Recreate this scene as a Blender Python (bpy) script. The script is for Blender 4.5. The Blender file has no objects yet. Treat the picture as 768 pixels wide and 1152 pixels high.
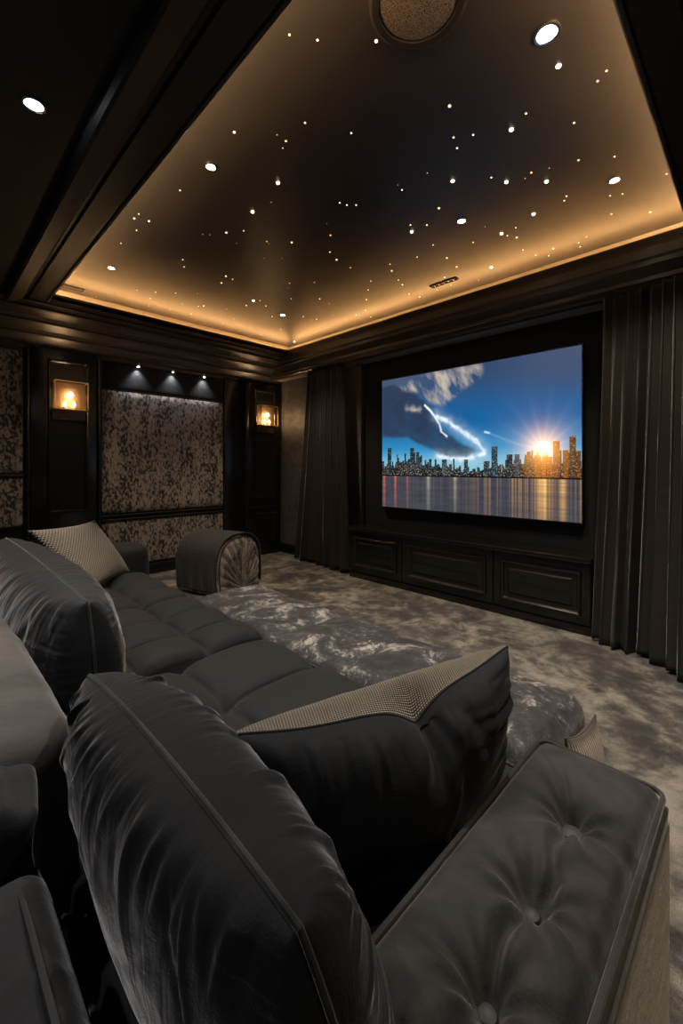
import bpy, bmesh, math, random
import numpy as np
from mathutils import Vector

random.seed(4)
RNG = np.random.default_rng(11)
PI = math.pi
COL = bpy.context.scene.collection
WL = {}                                    # world location of every object (no parent is rotated)
EYE = 1.30                                 # camera height
S2 = math.sqrt(.5)

# ------------------------------------------------------------------ helpers
def at(px, py, z):
    """world point at height z seen at pixel px,py of the photograph"""
    u = px - 384.; d = (z - EYE) / (525. - py)
    return (S2*(478+u)*d, S2*(478-u)*d, z)

def tag(o, label=None, cat=None, group=None, kind=None):
    if label: o['label'] = label
    if cat: o['category'] = cat
    if group: o['group'] = group
    if kind: o['kind'] = kind
    return o

def empty(name, loc, label, cat, group=None):
    o = bpy.data.objects.new(name, None); COL.objects.link(o)
    o.location = loc; o.empty_display_size = .1
    WL[o.name] = Vector(loc)
    return tag(o, label, cat, group)

def mesh(name, V, F, mat, parent=None, smooth=True, uv=None, sharp=None, color=None):
    V = np.asarray(V, dtype=float)
    lo, hi = V.min(0), V.max(0)
    c = np.array([(lo[0]+hi[0])/2, (lo[1]+hi[1])/2, lo[2]])
    me = bpy.data.meshes.new(name)
    if isinstance(F, np.ndarray): F = F.tolist()
    me.from_pydata((V-c).tolist(), [], F)
    if uv is not None:
        l = me.uv_layers.new(name='UVMap')
        idx = np.empty(len(me.loops), dtype=np.int32); me.loops.foreach_get('vertex_index', idx)
        l.data.foreach_set('uv', np.asarray(uv, dtype=np.float32)[idx].ravel())
    if color is not None:
        ca = me.color_attributes.new('picture', 'FLOAT_COLOR', 'POINT')
        ca.data.foreach_set('color', np.asarray(color, dtype=np.float32).ravel())
    me.materials.append(mat)
    if smooth:
        me.polygons.foreach_set('use_smooth', [True]*len(me.polygons))
        if sharp: me.set_sharp_from_angle(angle=math.radians(sharp))
    me.update()
    o = bpy.data.objects.new(name, me); COL.objects.link(o)
    w = Vector(c)
    WL[o.name] = w
    if parent is not None:
        o.parent = parent; o.location = w - WL[parent.name]
    else:
        o.location = w
    return o

class MB:
    """collects boxes / tubes / surfaces that become ONE mesh"""
    def __init__(s): s.V = []; s.F = []
    def add(s, V, F):
        n = len(s.V); s.V += [tuple(v) for v in V]; s.F += [tuple(i+n for i in f) for f in F]; return s
    def box(s, a, b, bev=0.):
        x0,y0,z0 = a; x1,y1,z1 = b
        bm = bmesh.new(); bmesh.ops.create_cube(bm, size=1)
        for v in bm.verts: v.co = Vector(((x0+x1)/2+v.co.x*(x1-x0), (y0+y1)/2+v.co.y*(y1-y0), (z0+z1)/2+v.co.z*(z1-z0)))
        if bev: bmesh.ops.bevel(bm, geom=bm.edges[:], offset=bev, segments=2, profile=.5, affect='EDGES')
        bm.verts.index_update()
        s.add([v.co[:] for v in bm.verts], [[v.index for v in f.verts] for f in bm.faces]); bm.free(); return s
    def tube(s, P, r, n=8, closed=False):
        V, F = tube(P, r, n, closed); return s.add(V, F)
    def extrude(s, prof, fn, a, b):
        """profile polyline [(p,q)], swept from a to b, fn(p,q,t)->xyz"""
        V = [fn(p,q,a) for p,q in prof] + [fn(p,q,b) for p,q in prof]; n = len(prof)
        F = [(i,i+1,n+i+1,n+i) for i in range(n-1)]
        F += [tuple(range(n)), tuple(range(2*n-1, n-1, -1))]
        return s.add(V, F)
    def rings(s, rect, prof, fn, cap=True):
        """rect (a0,b0,a1,b1), prof [(inset,depth)], fn(a,b,depth)->xyz"""
        V = []; F = []
        for ins, d in prof:
            a0,b0,a1,b1 = rect[0]+ins, rect[1]+ins, rect[2]-ins, rect[3]-ins
            V += [fn(a0,b0,d), fn(a1,b0,d), fn(a1,b1,d), fn(a0,b1,d)]
        for i in range(len(prof)-1):
            for k in range(4):
                F.append((4*i+k, 4*i+(k+1)%4, 4*i+4+(k+1)%4, 4*i+4+k))
        if cap: n = 4*(len(prof)-1); F.append((n,n+1,n+2,n+3))
        return s.add(V, F)
    def lathe(s, c, prof, n=32):
        V = []; F = []
        for r, z in prof:
            for k in range(n): V.append((c[0]+r*math.cos(2*PI*k/n), c[1]+r*math.sin(2*PI*k/n), c[2]+z))
        for i in range(len(prof)-1):
            for k in range(n): F.append((i*n+k, i*n+(k+1)%n, (i+1)*n+(k+1)%n, (i+1)*n+k))
        F.append(tuple(range((len(prof)-1)*n, len(prof)*n))); F.append(tuple(range(n-1,-1,-1)))
        return s.add(V, F)
    def build(s, name, mat, parent=None, smooth=True, sharp=35):
        return mesh(name, s.V, s.F, mat, parent, smooth, sharp=sharp)

def tube(P, r, n=8, closed=False):
    P = [Vector(p) for p in P]; m = len(P); V = []; F = []
    up = None
    for i in range(m):
        a = P[(i-1) % m] if (closed or i) else P[0]; b = P[(i+1) % m] if (closed or i < m-1) else P[-1]
        t = (b-a).normalized()
        if up is None:
            up = Vector((0,0,1)) if abs(t.z) < .9 else Vector((1,0,0))
        up = (up - t*up.dot(t)).normalized(); sd = t.cross(up)
        for k in range(n):
            an = 2*PI*k/n; V.append(tuple(P[i] + (up*math.cos(an)+sd*math.sin(an))*r))
    for i in range(m if closed else m-1):
        j = (i+1) % m
        for k in range(n): F.append((i*n+k, i*n+(k+1)%n, j*n+(k+1)%n, j*n+k))
    if not closed: F += [tuple(range(n-1,-1,-1)), tuple(range((m-1)*n, m*n))]
    return V, F

def grid_faces(nu, nv, off=0, flip=False):
    i, j = np.meshgrid(np.arange(nu-1), np.arange(nv-1), indexing='ij')
    a = (i*nv+j).ravel()+off
    q = np.stack([a, a+nv, a+nv+1, a+1], 1)
    return q[:, ::-1] if flip else q

def vnoise(x, y, seed=0):
    r = np.random.default_rng(seed).random((64, 64))
    xi = np.floor(x).astype(int); yi = np.floor(y).astype(int)
    fx = x-xi; fy = y-yi; fx = fx*fx*(3-2*fx); fy = fy*fy*(3-2*fy)
    g = lambda a, b: r[a % 64, b % 64]
    return (g(xi,yi)*(1-fx)+g(xi+1,yi)*fx)*(1-fy) + (g(xi,yi+1)*(1-fx)+g(xi+1,yi+1)*fx)*fy
def fbm(x, y, seed=0, o=4):
    s = 0; a = .5
    for k in range(o): s = s + a*vnoise(x*2**k, y*2**k, seed+k); a *= .5
    return s/(1-.5**o)

def lattice(nx, ny, nz):
    """surface points of a box lattice in [-1,1]^3, welded"""
    idx = {}; P = []; F = []
    def vid(i,j,k):
        t = (i,j,k)
        if t not in idx: idx[t] = len(P); P.append((2*i/nx-1, 2*j/ny-1, 2*k/nz-1))
        return idx[t]
    for i in range(nx):
        for j in range(ny):
            F.append((vid(i,j,nz),vid(i+1,j,nz),vid(i+1,j+1,nz),vid(i,j+1,nz)))
            F.append((vid(i,j+1,0),vid(i+1,j+1,0),vid(i+1,j,0),vid(i,j,0)))
    for i in range(nx):
        for k in range(nz):
            F.append((vid(i,0,k),vid(i+1,0,k),vid(i+1,0,k+1),vid(i,0,k+1)))
            F.append((vid(i,ny,k+1),vid(i+1,ny,k+1),vid(i+1,ny,k),vid(i,ny,k)))
    for j in range(ny):
        for k in range(nz):
            F.append((vid(0,j,k+1),vid(0,j+1,k+1),vid(0,j+1,k),vid(0,j,k)))
            F.append((vid(nx,j,k),vid(nx,j+1,k),vid(nx,j+1,k+1),vid(nx,j,k+1)))
    return np.array(P), F

def soft_box(name, lo, hi, r, seg, mat, parent=None, disp=None, puff=(0,0,0)):
    lo = np.array(lo); hi = np.array(hi); c = (lo+hi)/2; h = (hi-lo)/2
    P, F = lattice(*seg)
    pos = P*h
    inner = np.clip(pos, -(h-r), h-r); d = pos-inner
    n = d/np.maximum(np.linalg.norm(d, axis=1, keepdims=True), 1e-9)
    pos = inner + r*n
    for ax in range(3):
        if puff[ax]:
            o = [i for i in range(3) if i != ax]
            w = (1-P[:,o[0]]**2)*(1-P[:,o[1]]**2)
            pos[:,ax] += puff[ax]*np.sign(P[:,ax])*w*(np.abs(P[:,ax]) > .98)
    W = pos + c
    if disp is not None: W = disp(W, n, P)
    return mesh(name, W, F, mat, parent)

# ------------------------------------------------------------------ materials
def new_mat(name):
    m = bpy.data.materials.new(name); m.use_nodes = True
    nt = m.node_tree; return m, nt, nt.nodes['Principled BSDF']
def pset(b, **k):
    for n, v in k.items():
        n = n.replace('_', ' ')
        if n in b.inputs: b.inputs[n].default_value = v
def node(nt, t, **k):
    n = nt.nodes.new(t)
    for a, v in k.items():
        if a in n.inputs: n.inputs[a].default_value = v
        else: setattr(n, a, v)
    return n
def ramp(nt, fac, stops, interp='LINEAR'):
    r = nt.nodes.new('ShaderNodeValToRGB'); r.color_ramp.interpolation = interp
    e = r.color_ramp.elements
    while len(e) < len(stops): e.new(.5)
    for i, (p, c) in enumerate(stops):
        e[i].position = p; e[i].color = (*c, 1) if len(c) == 3 else c
    nt.links.new(fac, r.inputs['Fac']); return r.outputs['Color']
def coords(nt, kind='Object', scale=(1,1,1)):
    tc = nt.nodes.new('ShaderNodeTexCoord'); mp = nt.nodes.new('ShaderNodeMapping')
    mp.inputs['Scale'].default_value = scale
    nt.links.new(tc.outputs[kind], mp.inputs['Vector']); return mp.outputs['Vector']
def noise(nt, vec, scale, detail=4, rough=.5, dist=0.):
    n = node(nt, 'ShaderNodeTexNoise', Scale=scale, Detail=detail, Roughness=rough, Distortion=dist)
    nt.links.new(vec, n.inputs['Vector']); return n.outputs['Fac']
def bump(nt, b, height, strength, dist=.002, chain=None):
    n = node(nt, 'ShaderNodeBump', Strength=strength, Distance=dist)
    nt.links.new(height, n.inputs['Height'])
    if chain: nt.links.new(chain, n.inputs['Normal'])
    nt.links.new(n.outputs['Normal'], b.inputs['Normal']); return n.outputs['Normal']
def math_(nt, op, a, b=None):
    n = nt.nodes.new('ShaderNodeMath'); n.operation = op
    for i, x in enumerate((a, b)):
        if x is None: continue
        if isinstance(x, (int, float)): n.inputs[i].default_value = x
        else: nt.links.new(x, n.inputs[i])
    return n.outputs[0]
M = {}
def plain(key, col, rough=.5, metal=0., **k):
    m, nt, b = new_mat(key); pset(b, Base_Color=(*col, 1), Roughness=rough, Metallic=metal, **k); M[key] = m; return m
def glow(key, col, s):
    m = bpy.data.materials.new(key); m.use_nodes = True; nt = m.node_tree; nt.nodes.clear()
    e = node(nt, 'ShaderNodeEmission'); e.inputs[0].default_value = (*col, 1); e.inputs[1].default_value = s
    o = nt.nodes.new('ShaderNodeOutputMaterial'); nt.links.new(e.outputs[0], o.inputs[0]); M[key] = m; return m

def velvet(key, c0, c1, sheen=.6, tint=(.8,.8,.85), nap=5., rough=.75):
    m, nt, b = new_mat(key)
    v = coords(nt, 'Object')
    big = noise(nt, v, nap, 5, .6, .6)
    col = ramp(nt, big, [(.3, c0), (.7, c1)])
    sp = noise(nt, v, 900, 2, .8)
    spc = ramp(nt, sp, [(.62, (0,0,0)), (.74, (1,1,1))])
    mx = node(nt, 'ShaderNodeMix', data_type='RGBA', blend_type='ADD')
    mx.inputs['Factor'].default_value = .05
    nt.links.new(col, mx.inputs['A']); nt.links.new(spc, mx.inputs['B'])
    nt.links.new(mx.outputs['Result'], b.inputs['Base Color'])
    pset(b, Roughness=rough, Sheen_Weight=min(1,sheen*1.9), Sheen_Roughness=.33, Sheen_Tint=(*tint, 1), Specular_IOR_Level=.25)
    c = bump(nt, b, noise(nt, v, 320, 2, .7), .25, .002)
    bump(nt, b, noise(nt, v, 18, 4, .6, .4), .25, .01, c)
    M[key] = m; return m

plain('lacquer', (.008,.0077,.0077), .26, Coat_Weight=.25, Coat_Roughness=.2)
m = M['lacquer']; nt = m.node_tree; b = nt.nodes['Principled BSDF']
bump(nt, b, noise(nt, coords(nt, 'Object'), 14, 3, .5), .08, .004)
plain('dark_lacquer', (.006,.006,.0065), .38)
plain('matte_black', (.004,.004,.0045), .8)
plain('crown_wood', (.030,.022,.017), .36, Coat_Weight=.12, Coat_Roughness=.25)
plain('outer_ceiling', (.007,.007,.0075), .6)
plain('beam_wood', (.024,.018,.014), .46)
plain('steel', (.55,.55,.57), .25, 1.)
plain('brass', (.72,.50,.28), .3, 1.)
plain('mirror_brass', (.22,.15,.09), .42, .6)
plain('button', (.022,.020,.019), .6)
velvet('black_velvet', (.005,.005,.0055), (.014,.0135,.014), .45, (.78,.75,.73))
# gathered velvet of the big back cushions: fine creases running away from the seam
velvet('gathered_velvet', (.004,.004,.0045), (.013,.0125,.012), .31, (.80,.76,.74))
m = M['gathered_velvet']; nt = m.node_tree; b = nt.nodes['Principled BSDF']
prev = b.inputs['Normal'].links[0].from_socket
bump(nt, b, noise(nt, coords(nt, 'Object', (3.,20,2.2)), 1.5, 2, .5, .5), .35, .016, prev)
velvet('seat_velvet', (.008,.008,.008), (.011,.0105,.010), .09, (.72,.70,.69))
velvet('arm_velvet', (.006,.006,.0055), (.060,.054,.048), .30, (.8,.75,.70), 5.)
velvet('taupe_velvet', (.045,.040,.035), (.12,.105,.09), .3, (.85,.78,.70), 4.)
velvet('pillow_velvet', (.003,.003,.0033), (.007,.007,.0075), .15, (.7,.7,.7))
velvet('throw_velvet', (.008,.008,.0085), (.028,.027,.027), .25, (.75,.75,.75), 8.)

def tray_ceiling():
    m, nt, b = new_mat('tray_ceiling'); v = coords(nt, 'Object')
    n = noise(nt, v, 1.6, 3, .5)
    nt.links.new(ramp(nt, n, [(.3, (.026,.024,.024)), (.7, (.034,.032,.031))]), b.inputs['Base Color'])
    pset(b, Roughness=.42, Specular_IOR_Level=.4)
    bump(nt, b, noise(nt, v, 240, 2, .6), .12, .002); M['tray_ceiling'] = m
tray_ceiling()

def carpet():
    m, nt, b = new_mat('carpet'); v = coords(nt, 'Object')
    big = noise(nt, v, 3.2, 10, .68, .35)
    mid = noise(nt, v, 9., 5, .65, .3)
    f = math_(nt, 'ADD', math_(nt, 'MULTIPLY', big, .72), math_(nt, 'MULTIPLY', mid, .28))
    c = ramp(nt, f, [(.42, (.045,.04,.036)), (.485, (.10,.09,.078)), (.535, (.21,.19,.157)), (.61, (.36,.32,.265))])
    gr = noise(nt, v, 260, 2, .8)
    mx = node(nt, 'ShaderNodeMix', data_type='RGBA', blend_type='MULTIPLY'); mx.inputs['Factor'].default_value = .65
    nt.links.new(c, mx.inputs['A']); nt.links.new(ramp(nt, gr, [(.3,(.35,.35,.35)),(.7,(1.3,1.3,1.3))]), mx.inputs['B'])
    nt.links.new(mx.outputs['Result'], b.inputs['Base Color'])
    pset(b, Roughness=.95, Sheen_Weight=.25, Sheen_Roughness=.5, Specular_IOR_Level=.1)
    ch = bump(nt, b, noise(nt, v, 200, 3, .8), .8, .006)
    bump(nt, b, mid, .35, .02, ch); M['carpet'] = m
carpet()

def crushed(key, dark, mid, light, sc=5., stretch=(1,1,1), cut=(.40,.50,.62)):
    m, nt, b = new_mat(key); v = coords(nt, 'Object', stretch)
    a = noise(nt, v, sc, 12, .72, .9); a2 = noise(nt, v, sc*9, 6, .75, .6)
    f = math_(nt, 'ADD', math_(nt, 'MULTIPLY', a, .66), math_(nt, 'MULTIPLY', a2, .34))
    nt.links.new(ramp(nt, f, [(cut[0], dark), (cut[1], mid), (cut[2], light)]), b.inputs['Base Color'])
    pset(b, Roughness=.6, Sheen_Weight=.3, Sheen_Roughness=.4, Specular_IOR_Level=.3)
    c = bump(nt, b, noise(nt, v, 350, 2, .8), .4, .003)
    bump(nt, b, f, .5, .012, c); M[key] = m
crushed('crushed_velvet', (.014,.013,.013), (.045,.042,.040), (.34,.315,.28), 5., (1,1,1), (.455,.53,.60))
crushed('pouf_velvet', (.03,.027,.024), (.26,.23,.195), (.75,.68,.58), 6., (1,1,.5))

def wall_fabric():
    m, nt, b = new_mat('wall_fabric'); v = coords(nt, 'Object', (1,1,.55))
    blot = noise(nt, v, 44, 4, .62, .2)
    reg = noise(nt, coords(nt, 'Object', (1,1,.25)), 9, 3, .5)
    f = math_(nt, 'ADD', math_(nt, 'MULTIPLY', blot, .74), math_(nt, 'MULTIPLY', reg, .30))
    f = math_(nt, 'ADD', f, math_(nt, 'MULTIPLY', noise(nt, v, 90, 3, .7), .12))
    nt.links.new(ramp(nt, f, [(.515, (.012,.010,.009)), (.545, (.08,.066,.056)), (.59, (.27,.22,.185)), (.75,(.38,.315,.265))]), b.inputs['Base Color'])
    pset(b, Roughness=.7, Sheen_Weight=.2)
    bump(nt, b, f, .5, .01); M['wall_fabric'] = m
wall_fabric()

def slate_wall():
    m, nt, b = new_mat('slate_plaster'); v = coords(nt, 'Object')
    f = noise(nt, v, 6, 7, .65, 1.2)
    nt.links.new(ramp(nt, f, [(.35, (.05,.047,.05)), (.65, (.115,.105,.105))]), b.inputs['Base Color'])
    pset(b, Roughness=.55); bump(nt, b, f, .3, .02); M['slate_plaster'] = m
slate_wall()

def curtain_mat():
    m, nt, b = new_mat('curtain'); v = coords(nt, 'Object', (1,1,1))
    v2 = coords(nt, 'Object', (3,3,160))
    f = noise(nt, v2, 2.5, 3, .6)
    nt.links.new(ramp(nt, f, [(.3, (.014,.013,.012)), (.7, (.038,.034,.031))]), b.inputs['Base Color'])
    pset(b, Roughness=.45, Sheen_Weight=.3, Sheen_Roughness=.25, Specular_IOR_Level=.5)
    bump(nt, b, f, .25, .002); M['curtain'] = m
curtain_mat()

def weave(key, c0, c1, nu, nv, style=0):
    """woven fabric in the part's own UVs"""
    m, nt, b = new_mat(key)
    tc = nt.nodes.new('ShaderNodeTexCoord'); sp = nt.nodes.new('ShaderNodeSeparateXYZ')
    nt.links.new(tc.outputs['UV'], sp.inputs[0])
    def wv(o, n): return math_(nt, 'ABSOLUTE', math_(nt, 'SINE', math_(nt, 'MULTIPLY', o, n*PI)))
    if style == 0:
        a = wv(sp.outputs['X'], nu); c = wv(sp.outputs['Y'], nv)
        f = math_(nt, 'MULTIPLY', a, c)
    else:
        dgn = math_(nt, 'ADD', math_(nt, 'MULTIPLY', sp.outputs['X'], nu), math_(nt, 'MULTIPLY', sp.outputs['Y'], nv))
        dg2 = math_(nt, 'SUBTRACT', math_(nt, 'MULTIPLY', sp.outputs['X'], nu), math_(nt, 'MULTIPLY', sp.outputs['Y'], nv))
        a = math_(nt, 'ABSOLUTE', math_(nt, 'SINE', math_(nt, 'MULTIPLY', dgn, PI)))
        c = math_(nt, 'ABSOLUTE', math_(nt, 'SINE', math_(nt, 'MULTIPLY', dg2, PI)))
        f = math_(nt, 'MULTIPLY', a, c)
    n = noise(nt, coords(nt, 'Object'), 60, 3, .6)
    g = math_(nt, 'MULTIPLY', f, math_(nt, 'ADD', math_(nt, 'MULTIPLY', n, .8), .6))
    nt.links.new(ramp(nt, g, [(.08, c0), (.6, c1)]), b.inputs['Base Color'])
    pset(b, Roughness=.8, Sheen_Weight=.15)
    bump(nt, b, f, .8, .004); M[key] = m
weave('tan_weave', (.05,.037,.025), (.46,.37,.26), 120, 40)
weave('beige_weave', (.075,.06,.045), (.42,.34,.25), 26, 26, 1)
weave('rib_weave', (.06,.045,.032), (.55,.44,.32), 20, 3)
weave('knit', (.008,.008,.009), (.030,.029,.031), 90, 44)

plain('speaker_mesh', (.16,.13,.10), .5, .6)
nt = M['speaker_mesh'].node_tree
vo = node(nt, 'ShaderNodeTexVoronoi', Scale=170.); nt.links.new(coords(nt), vo.inputs['Vector'])
nt.links.new(ramp(nt, vo.outputs['Distance'], [(.2, (.012,.010,.008)), (.5, (.30,.24,.18))]), nt.nodes['Principled BSDF'].inputs['Base Color'])
glow('led_strip', (1.,.50,.17), 72.)
glow('led_side', (1.,.58,.27), 125.)
glow('lens_cool', (.80,.90,1.), 60.)
glow('lens_warm', (1.,.84,.60), 60.)
glow('star', (1.,.66,.34), 3.6)
glow('small_star', (1.,.64,.34), 2.0)
glow('bright_star', (1.,.74,.42), 12.)
glow('bulb', (1.,.66,.30), 40.)
glow('spot_lens', (.90,.93,1.), 25.)
m, nt, b = new_mat('clear_glass'); pset(b, Base_Color=(1,.93,.85,1), Roughness=.08, Transmission_Weight=1., IOR=1.2); M['clear_glass'] = m

# ------------------------------------------------------------------ room
XS, YL = 3.95, 5.30                 # screen wall, panelled wall
XB, YR = -2.2, -0.9
ZC, ZT = 2.87, 3.045                 # outer ceiling, tray ceiling
TX0, TX1, TY0, TY1 = .88, 3.66, .36, 4.73
def struct(o): o['kind'] = 'structure'; return o
def wall(name, V, mat): return struct(mesh(name, V, [(0,1,2,3),(7,6,5,4),(0,4,5,1),(1,5,6,2),(2,6,7,3),(3,7,4,0)], mat, smooth=False))
def slab(name, a, b, mat, bev=0): return struct(MB().box(a, b, bev).build(name, mat, smooth=False))
slab('floor', (XB-.1, YR-.1, -.1), (XS+.4, YL+.1, 0), M['carpet'])
slab('wall_left', (XB-.1, YL, 0), (XS+.4, YL+.1, 3.3), M['dark_lacquer'])
slab('wall_right', (XB-.1, YR-.1, 0), (XS+.4, YR, 3.3), M['matte_black'])
slab('wall_back', (XB-.1, YR, 0), (XB, YL, 3.3), M['matte_black'])
mb = MB(); mb.box((XS, 3.60, 0), (XS+.25, YL, 2.86)); struct(mb.build('wall_front', M['slate_plaster'], smooth=False))
slab('wall_front', (XS+.06, YR, 0), (XS+.25, 3.60, 3.2), M['matte_black'])
# outer ceiling: a slab with the tray opening
mb = MB()
g = .20
ox0, ox1, oy0, oy1 = TX0-g, TX1+g, TY0-g, TY1+g
def ceil_ring(mb, a, b, z0, z1):
    (ax0,ay0,ax1,ay1), (bx0,by0,bx1,by1) = a, b
    mb.box((ax0,ay0,z0),(bx0,ay1,z1)); mb.box((bx1,ay0,z0),(ax1,ay1,z1))
    mb.box((bx0,ay0,z0),(bx1,by0,z1)); mb.box((bx0,by1,z0),(bx1,ay1,z1))
ceil_ring(mb, (XB,YR,XS+.06,YL), (TX0,TY0,TX1,TY1), ZC, ZC+.03)
struct(mb.build('ceiling', M['outer_ceiling'], smooth=False))
mb = MB(); ceil_ring(mb, (ox0-.03,oy0-.03,ox1+.03,oy1+.03), (ox0,oy0,ox1,oy1), ZC+.03, ZT)
struct(mb.build('wall_cove', plain('cove_glow_tone', (.34,.30,.25), .6), smooth=False))  # cavity wall coloured lighter to brighten the strip glow at the lip
mb = MB()
mb.box((ox0-.03,oy0-.03,ZT),(ox1+.03,oy1+.03,ZT+.04))
struct(mb.build('ceiling', M['tray_ceiling'], smooth=False))
# moulded frame round the tray opening
mb = MB()
prof = [(0,2.925),(0,2.845),(.008,2.835),(.022,2.833),(.03,2.842),(.05,2.846),(.155,2.846),(.162,2.868),(.185,2.868),(.192,2.84),(.205,2.825),(.30,2.800),(.315,2.808),(.33,2.83),(.335,2.869)]
mb.rings((TX0,TY0,TX1,TY1), [(-d, z) for d, z in prof], lambda a,b,z: (a,b,z), cap=False)
struct(mb.build('trim_1', M['beam_wood'], sharp=20))
# stepped crown on the panelled wall
mb = MB()
cr = [(0,2.50),(.025,2.50),(.025,2.53),(.035,2.545),(.06,2.55),(.06,2.565),(.085,2.60),(.12,2.625),(.12,2.64),(.15,2.645),(.165,2.665),(.23,2.70),(.25,2.715),(.25,2.73),(.29,2.735),(.31,2.755),(.40,2.785),(.42,2.80),(.42,2.815),(.50,2.82),(.515,2.83),(.515,2.87),(0,2.87)]
mb.extrude(cr, lambda p,q,t: (t, YL-p, q), XB, XS+.02); struct(mb.build('trim_2', M['crown_wood'], sharp=20))
# header beam with steps over the screen recess
mb = MB()
hd = [(3.95+.06,2.60),(3.80,2.60),(3.80,2.585),(3.74,2.585),(3.725,2.60),(3.715,2.625),(3.70,2.63),(3.70,2.66),(3.685,2.69),(3.665,2.72),(3.655,2.725),(3.655,2.76),(3.64,2.775),(3.635,2.84),(4.01,2.84)]
mb.extrude(hd, lambda p,q,t: (p, t, q), YR, YL-.02); struct(mb.build('trim_3', M['crown_wood'], sharp=20))
slab('trim_13', (3.82,YR,2.592), (4.0,YL-.02,2.598), plain('soffit_screenlit', (.22,.22,.225), .5))  # added slab; screen light on the header underside put into its lighter colour
# baseboards
bb = [(0,0),(.022,0),(.022,.11),(.015,.13),(.008,.14),(0,.14)]
mb = MB(); mb.extrude(bb, lambda p,q,t: (t, YL-p, q), XB, XS); struct(mb.build('baseboard_left', M['lacquer'], sharp=20))
mb = MB(); mb.extrude(bb, lambda p,q,t: (XS-p, t, q), 3.6, YL-.022); struct(mb.build('baseboard_front', M['lacquer'], sharp=20))

# pilasters with inset mouldings on the panelled wall
LW = lambda a, b, d: (a, YL-d, b)
mould = [(0,.0),(0,.012),(.010,.020),(.022,.018),(.030,.006),(.045,.002)]
def pilaster(x0, x1, depth, n, panels):
    mb = MB(); mb.box((x0, YL-depth, 0), (x1, YL, 2.52), .006)
    for r in panels:
        mb.rings(r, [(i, depth+d) for i, d in mould], LW)
    struct(mb.build('trim_%d' % n, M['lacquer'], sharp=25))
pilaster(.81, 1.41, .055, 4, [(.955,.81,1.325,2.42)])
pilaster(3.36, 3.93, .055, 5, [(3.47,.83,3.83,2.42), (3.47,.20,3.83,.62)])
mb = MB(); mb.box((3.36,YL-.075,.68),(3.93,YL,.71),.006); struct(mb.build('trim_6', M['lacquer']))
mb = MB(); mb.box((2.99,YL-.035,0),(3.30,YL,2.52),.004); mb.box((3.30,YL-.085,0),(3.345,YL,2.52),.012); struct(mb.build('trim_7', M['lacquer']))
mb = MB(); mb.box((1.425,YL-.07,0),(1.455,YL,2.52),.01); struct(mb.build('trim_8', M['lacquer']))
mb = MB(); mb.box((.775,YL-.075,0),(.805,YL,2.52),.01); struct(mb.build('trim_9', M['lacquer']))
mb = MB(); mb.box((1.47,YL-.05,.685),(2.98,YL,.70),.004); mb.box((1.47,YL-.04,.62+.115),(2.98,YL,.748),.004); struct(mb.build('trim_10', M['crown_wood']))
mb = MB(); mb.box((-2.2,YL-.05,1.205),(.76,YL,1.225),.004); struct(mb.build('trim_11', M['crown_wood']))
# padded fabric wall panels
def wpanel(x0, x1, z0, z1, label):
    o = soft_box('wall_panel', (x0,YL-.032,z0), (x1,YL-.002,z1), .012, (20,4,20), M['wall_fabric'])
    tag(o, label, 'wall panel')
wpanel(1.475,2.975,.765,2.17,'tall mottled taupe and black fabric panel under the three wall spots')
wpanel(1.475,2.975,.15,.675,'low mottled fabric panel below the big one, behind the rounded pouf')
wpanel(-.6,.755,1.235,2.46,'upper mottled fabric panel at the far left edge, left of the first sconce')
wpanel(-.6,.755,.70,1.195,'lower mottled fabric panel at the far left edge, above the sofa back')
o = soft_box('dark_band_sheet', (1.475,YL-.034,2.185), (2.975,YL-.002,2.49), .010, (20,4,10), M['black_velvet'])  # dark sheet stands in for the reflection that darkens the upper fabric
tag(o, 'added dark sheet for the darkened fabric above the tall mottled fabric panel, lit by three spots', 'wall panel')

# ------------------------------------------------------------------ lights
def lamp(kind, loc, energy, col, parent=None, **k):
    l = bpy.data.lights.new('lamp', kind); l.energy = energy; l.color = col
    for a, v in k.items(): setattr(l, a, v)
    o = bpy.data.objects.new('light_source', l); COL.objects.link(o)
    o.location = Vector(loc) - (WL[parent.name] if parent else Vector((0,0,0)))
    if parent: o.parent = parent
    WL[o.name] = Vector(loc); return o
def downlight(x, y, z, warm, power, label, r=.024, ang=100, aim=None):
    t = empty('recessed_downlight', (x,y,z), label, 'ceiling light', 'recessed downlights')
    MB().lathe((x,y,z), [(r*1.5,.0),(r*1.5,-.006),(r*1.2,-.008),(r*1.05,-.002),(r*1.02,0)]).build('trim_ring', M['steel'], t)
    MB().lathe((x,y,z), [(r,-.001),(r*.9,-.006),(r*.5,-.008)]).build('lens', M['lens_warm' if warm else 'lens_cool'], t)
    lamp('SPOT', (x,y,z-.02), power, (1.,.80,.58) if warm else (.96,.95,.95), t, spot_size=math.radians(ang), spot_blend=.9, shadow_soft_size=.03)
DL = [(at(615,37,ZT), False, 60, 'bright cool downlight near the top right, beside the ceiling speaker'),
      (at(691,202,ZT), True, 35, 'warm downlight nearest the right edge of the lit ceiling tray'),
      (at(519,248,ZT), True, 35, 'warm downlight in the dark middle of the starry tray, above the screen'),
      (at(237,187,ZT), True, 40, 'warm downlight in the left part of the tray, nearer of the left two'),
      (at(318,354,ZT), True, 42, 'added small downlight in place of a star, close to the far corner of the tray, above the left curtain'),  # bright star swapped for a lamp, added to light curtain and corner
      (at(125,301,ZT), True, 25, 'small downlight at the far left corner of the tray, near the vent')]
for p, w, e, lb in DL: downlight(p[0], p[1], ZT, w, e*2.6, lb, r=.022 if w else .032)
p = at(38,117,ZC); downlight(p[0], p[1], ZC, False, 130, 'bright cool downlight alone in the dark ceiling left of the tray', r=.03)
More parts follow.
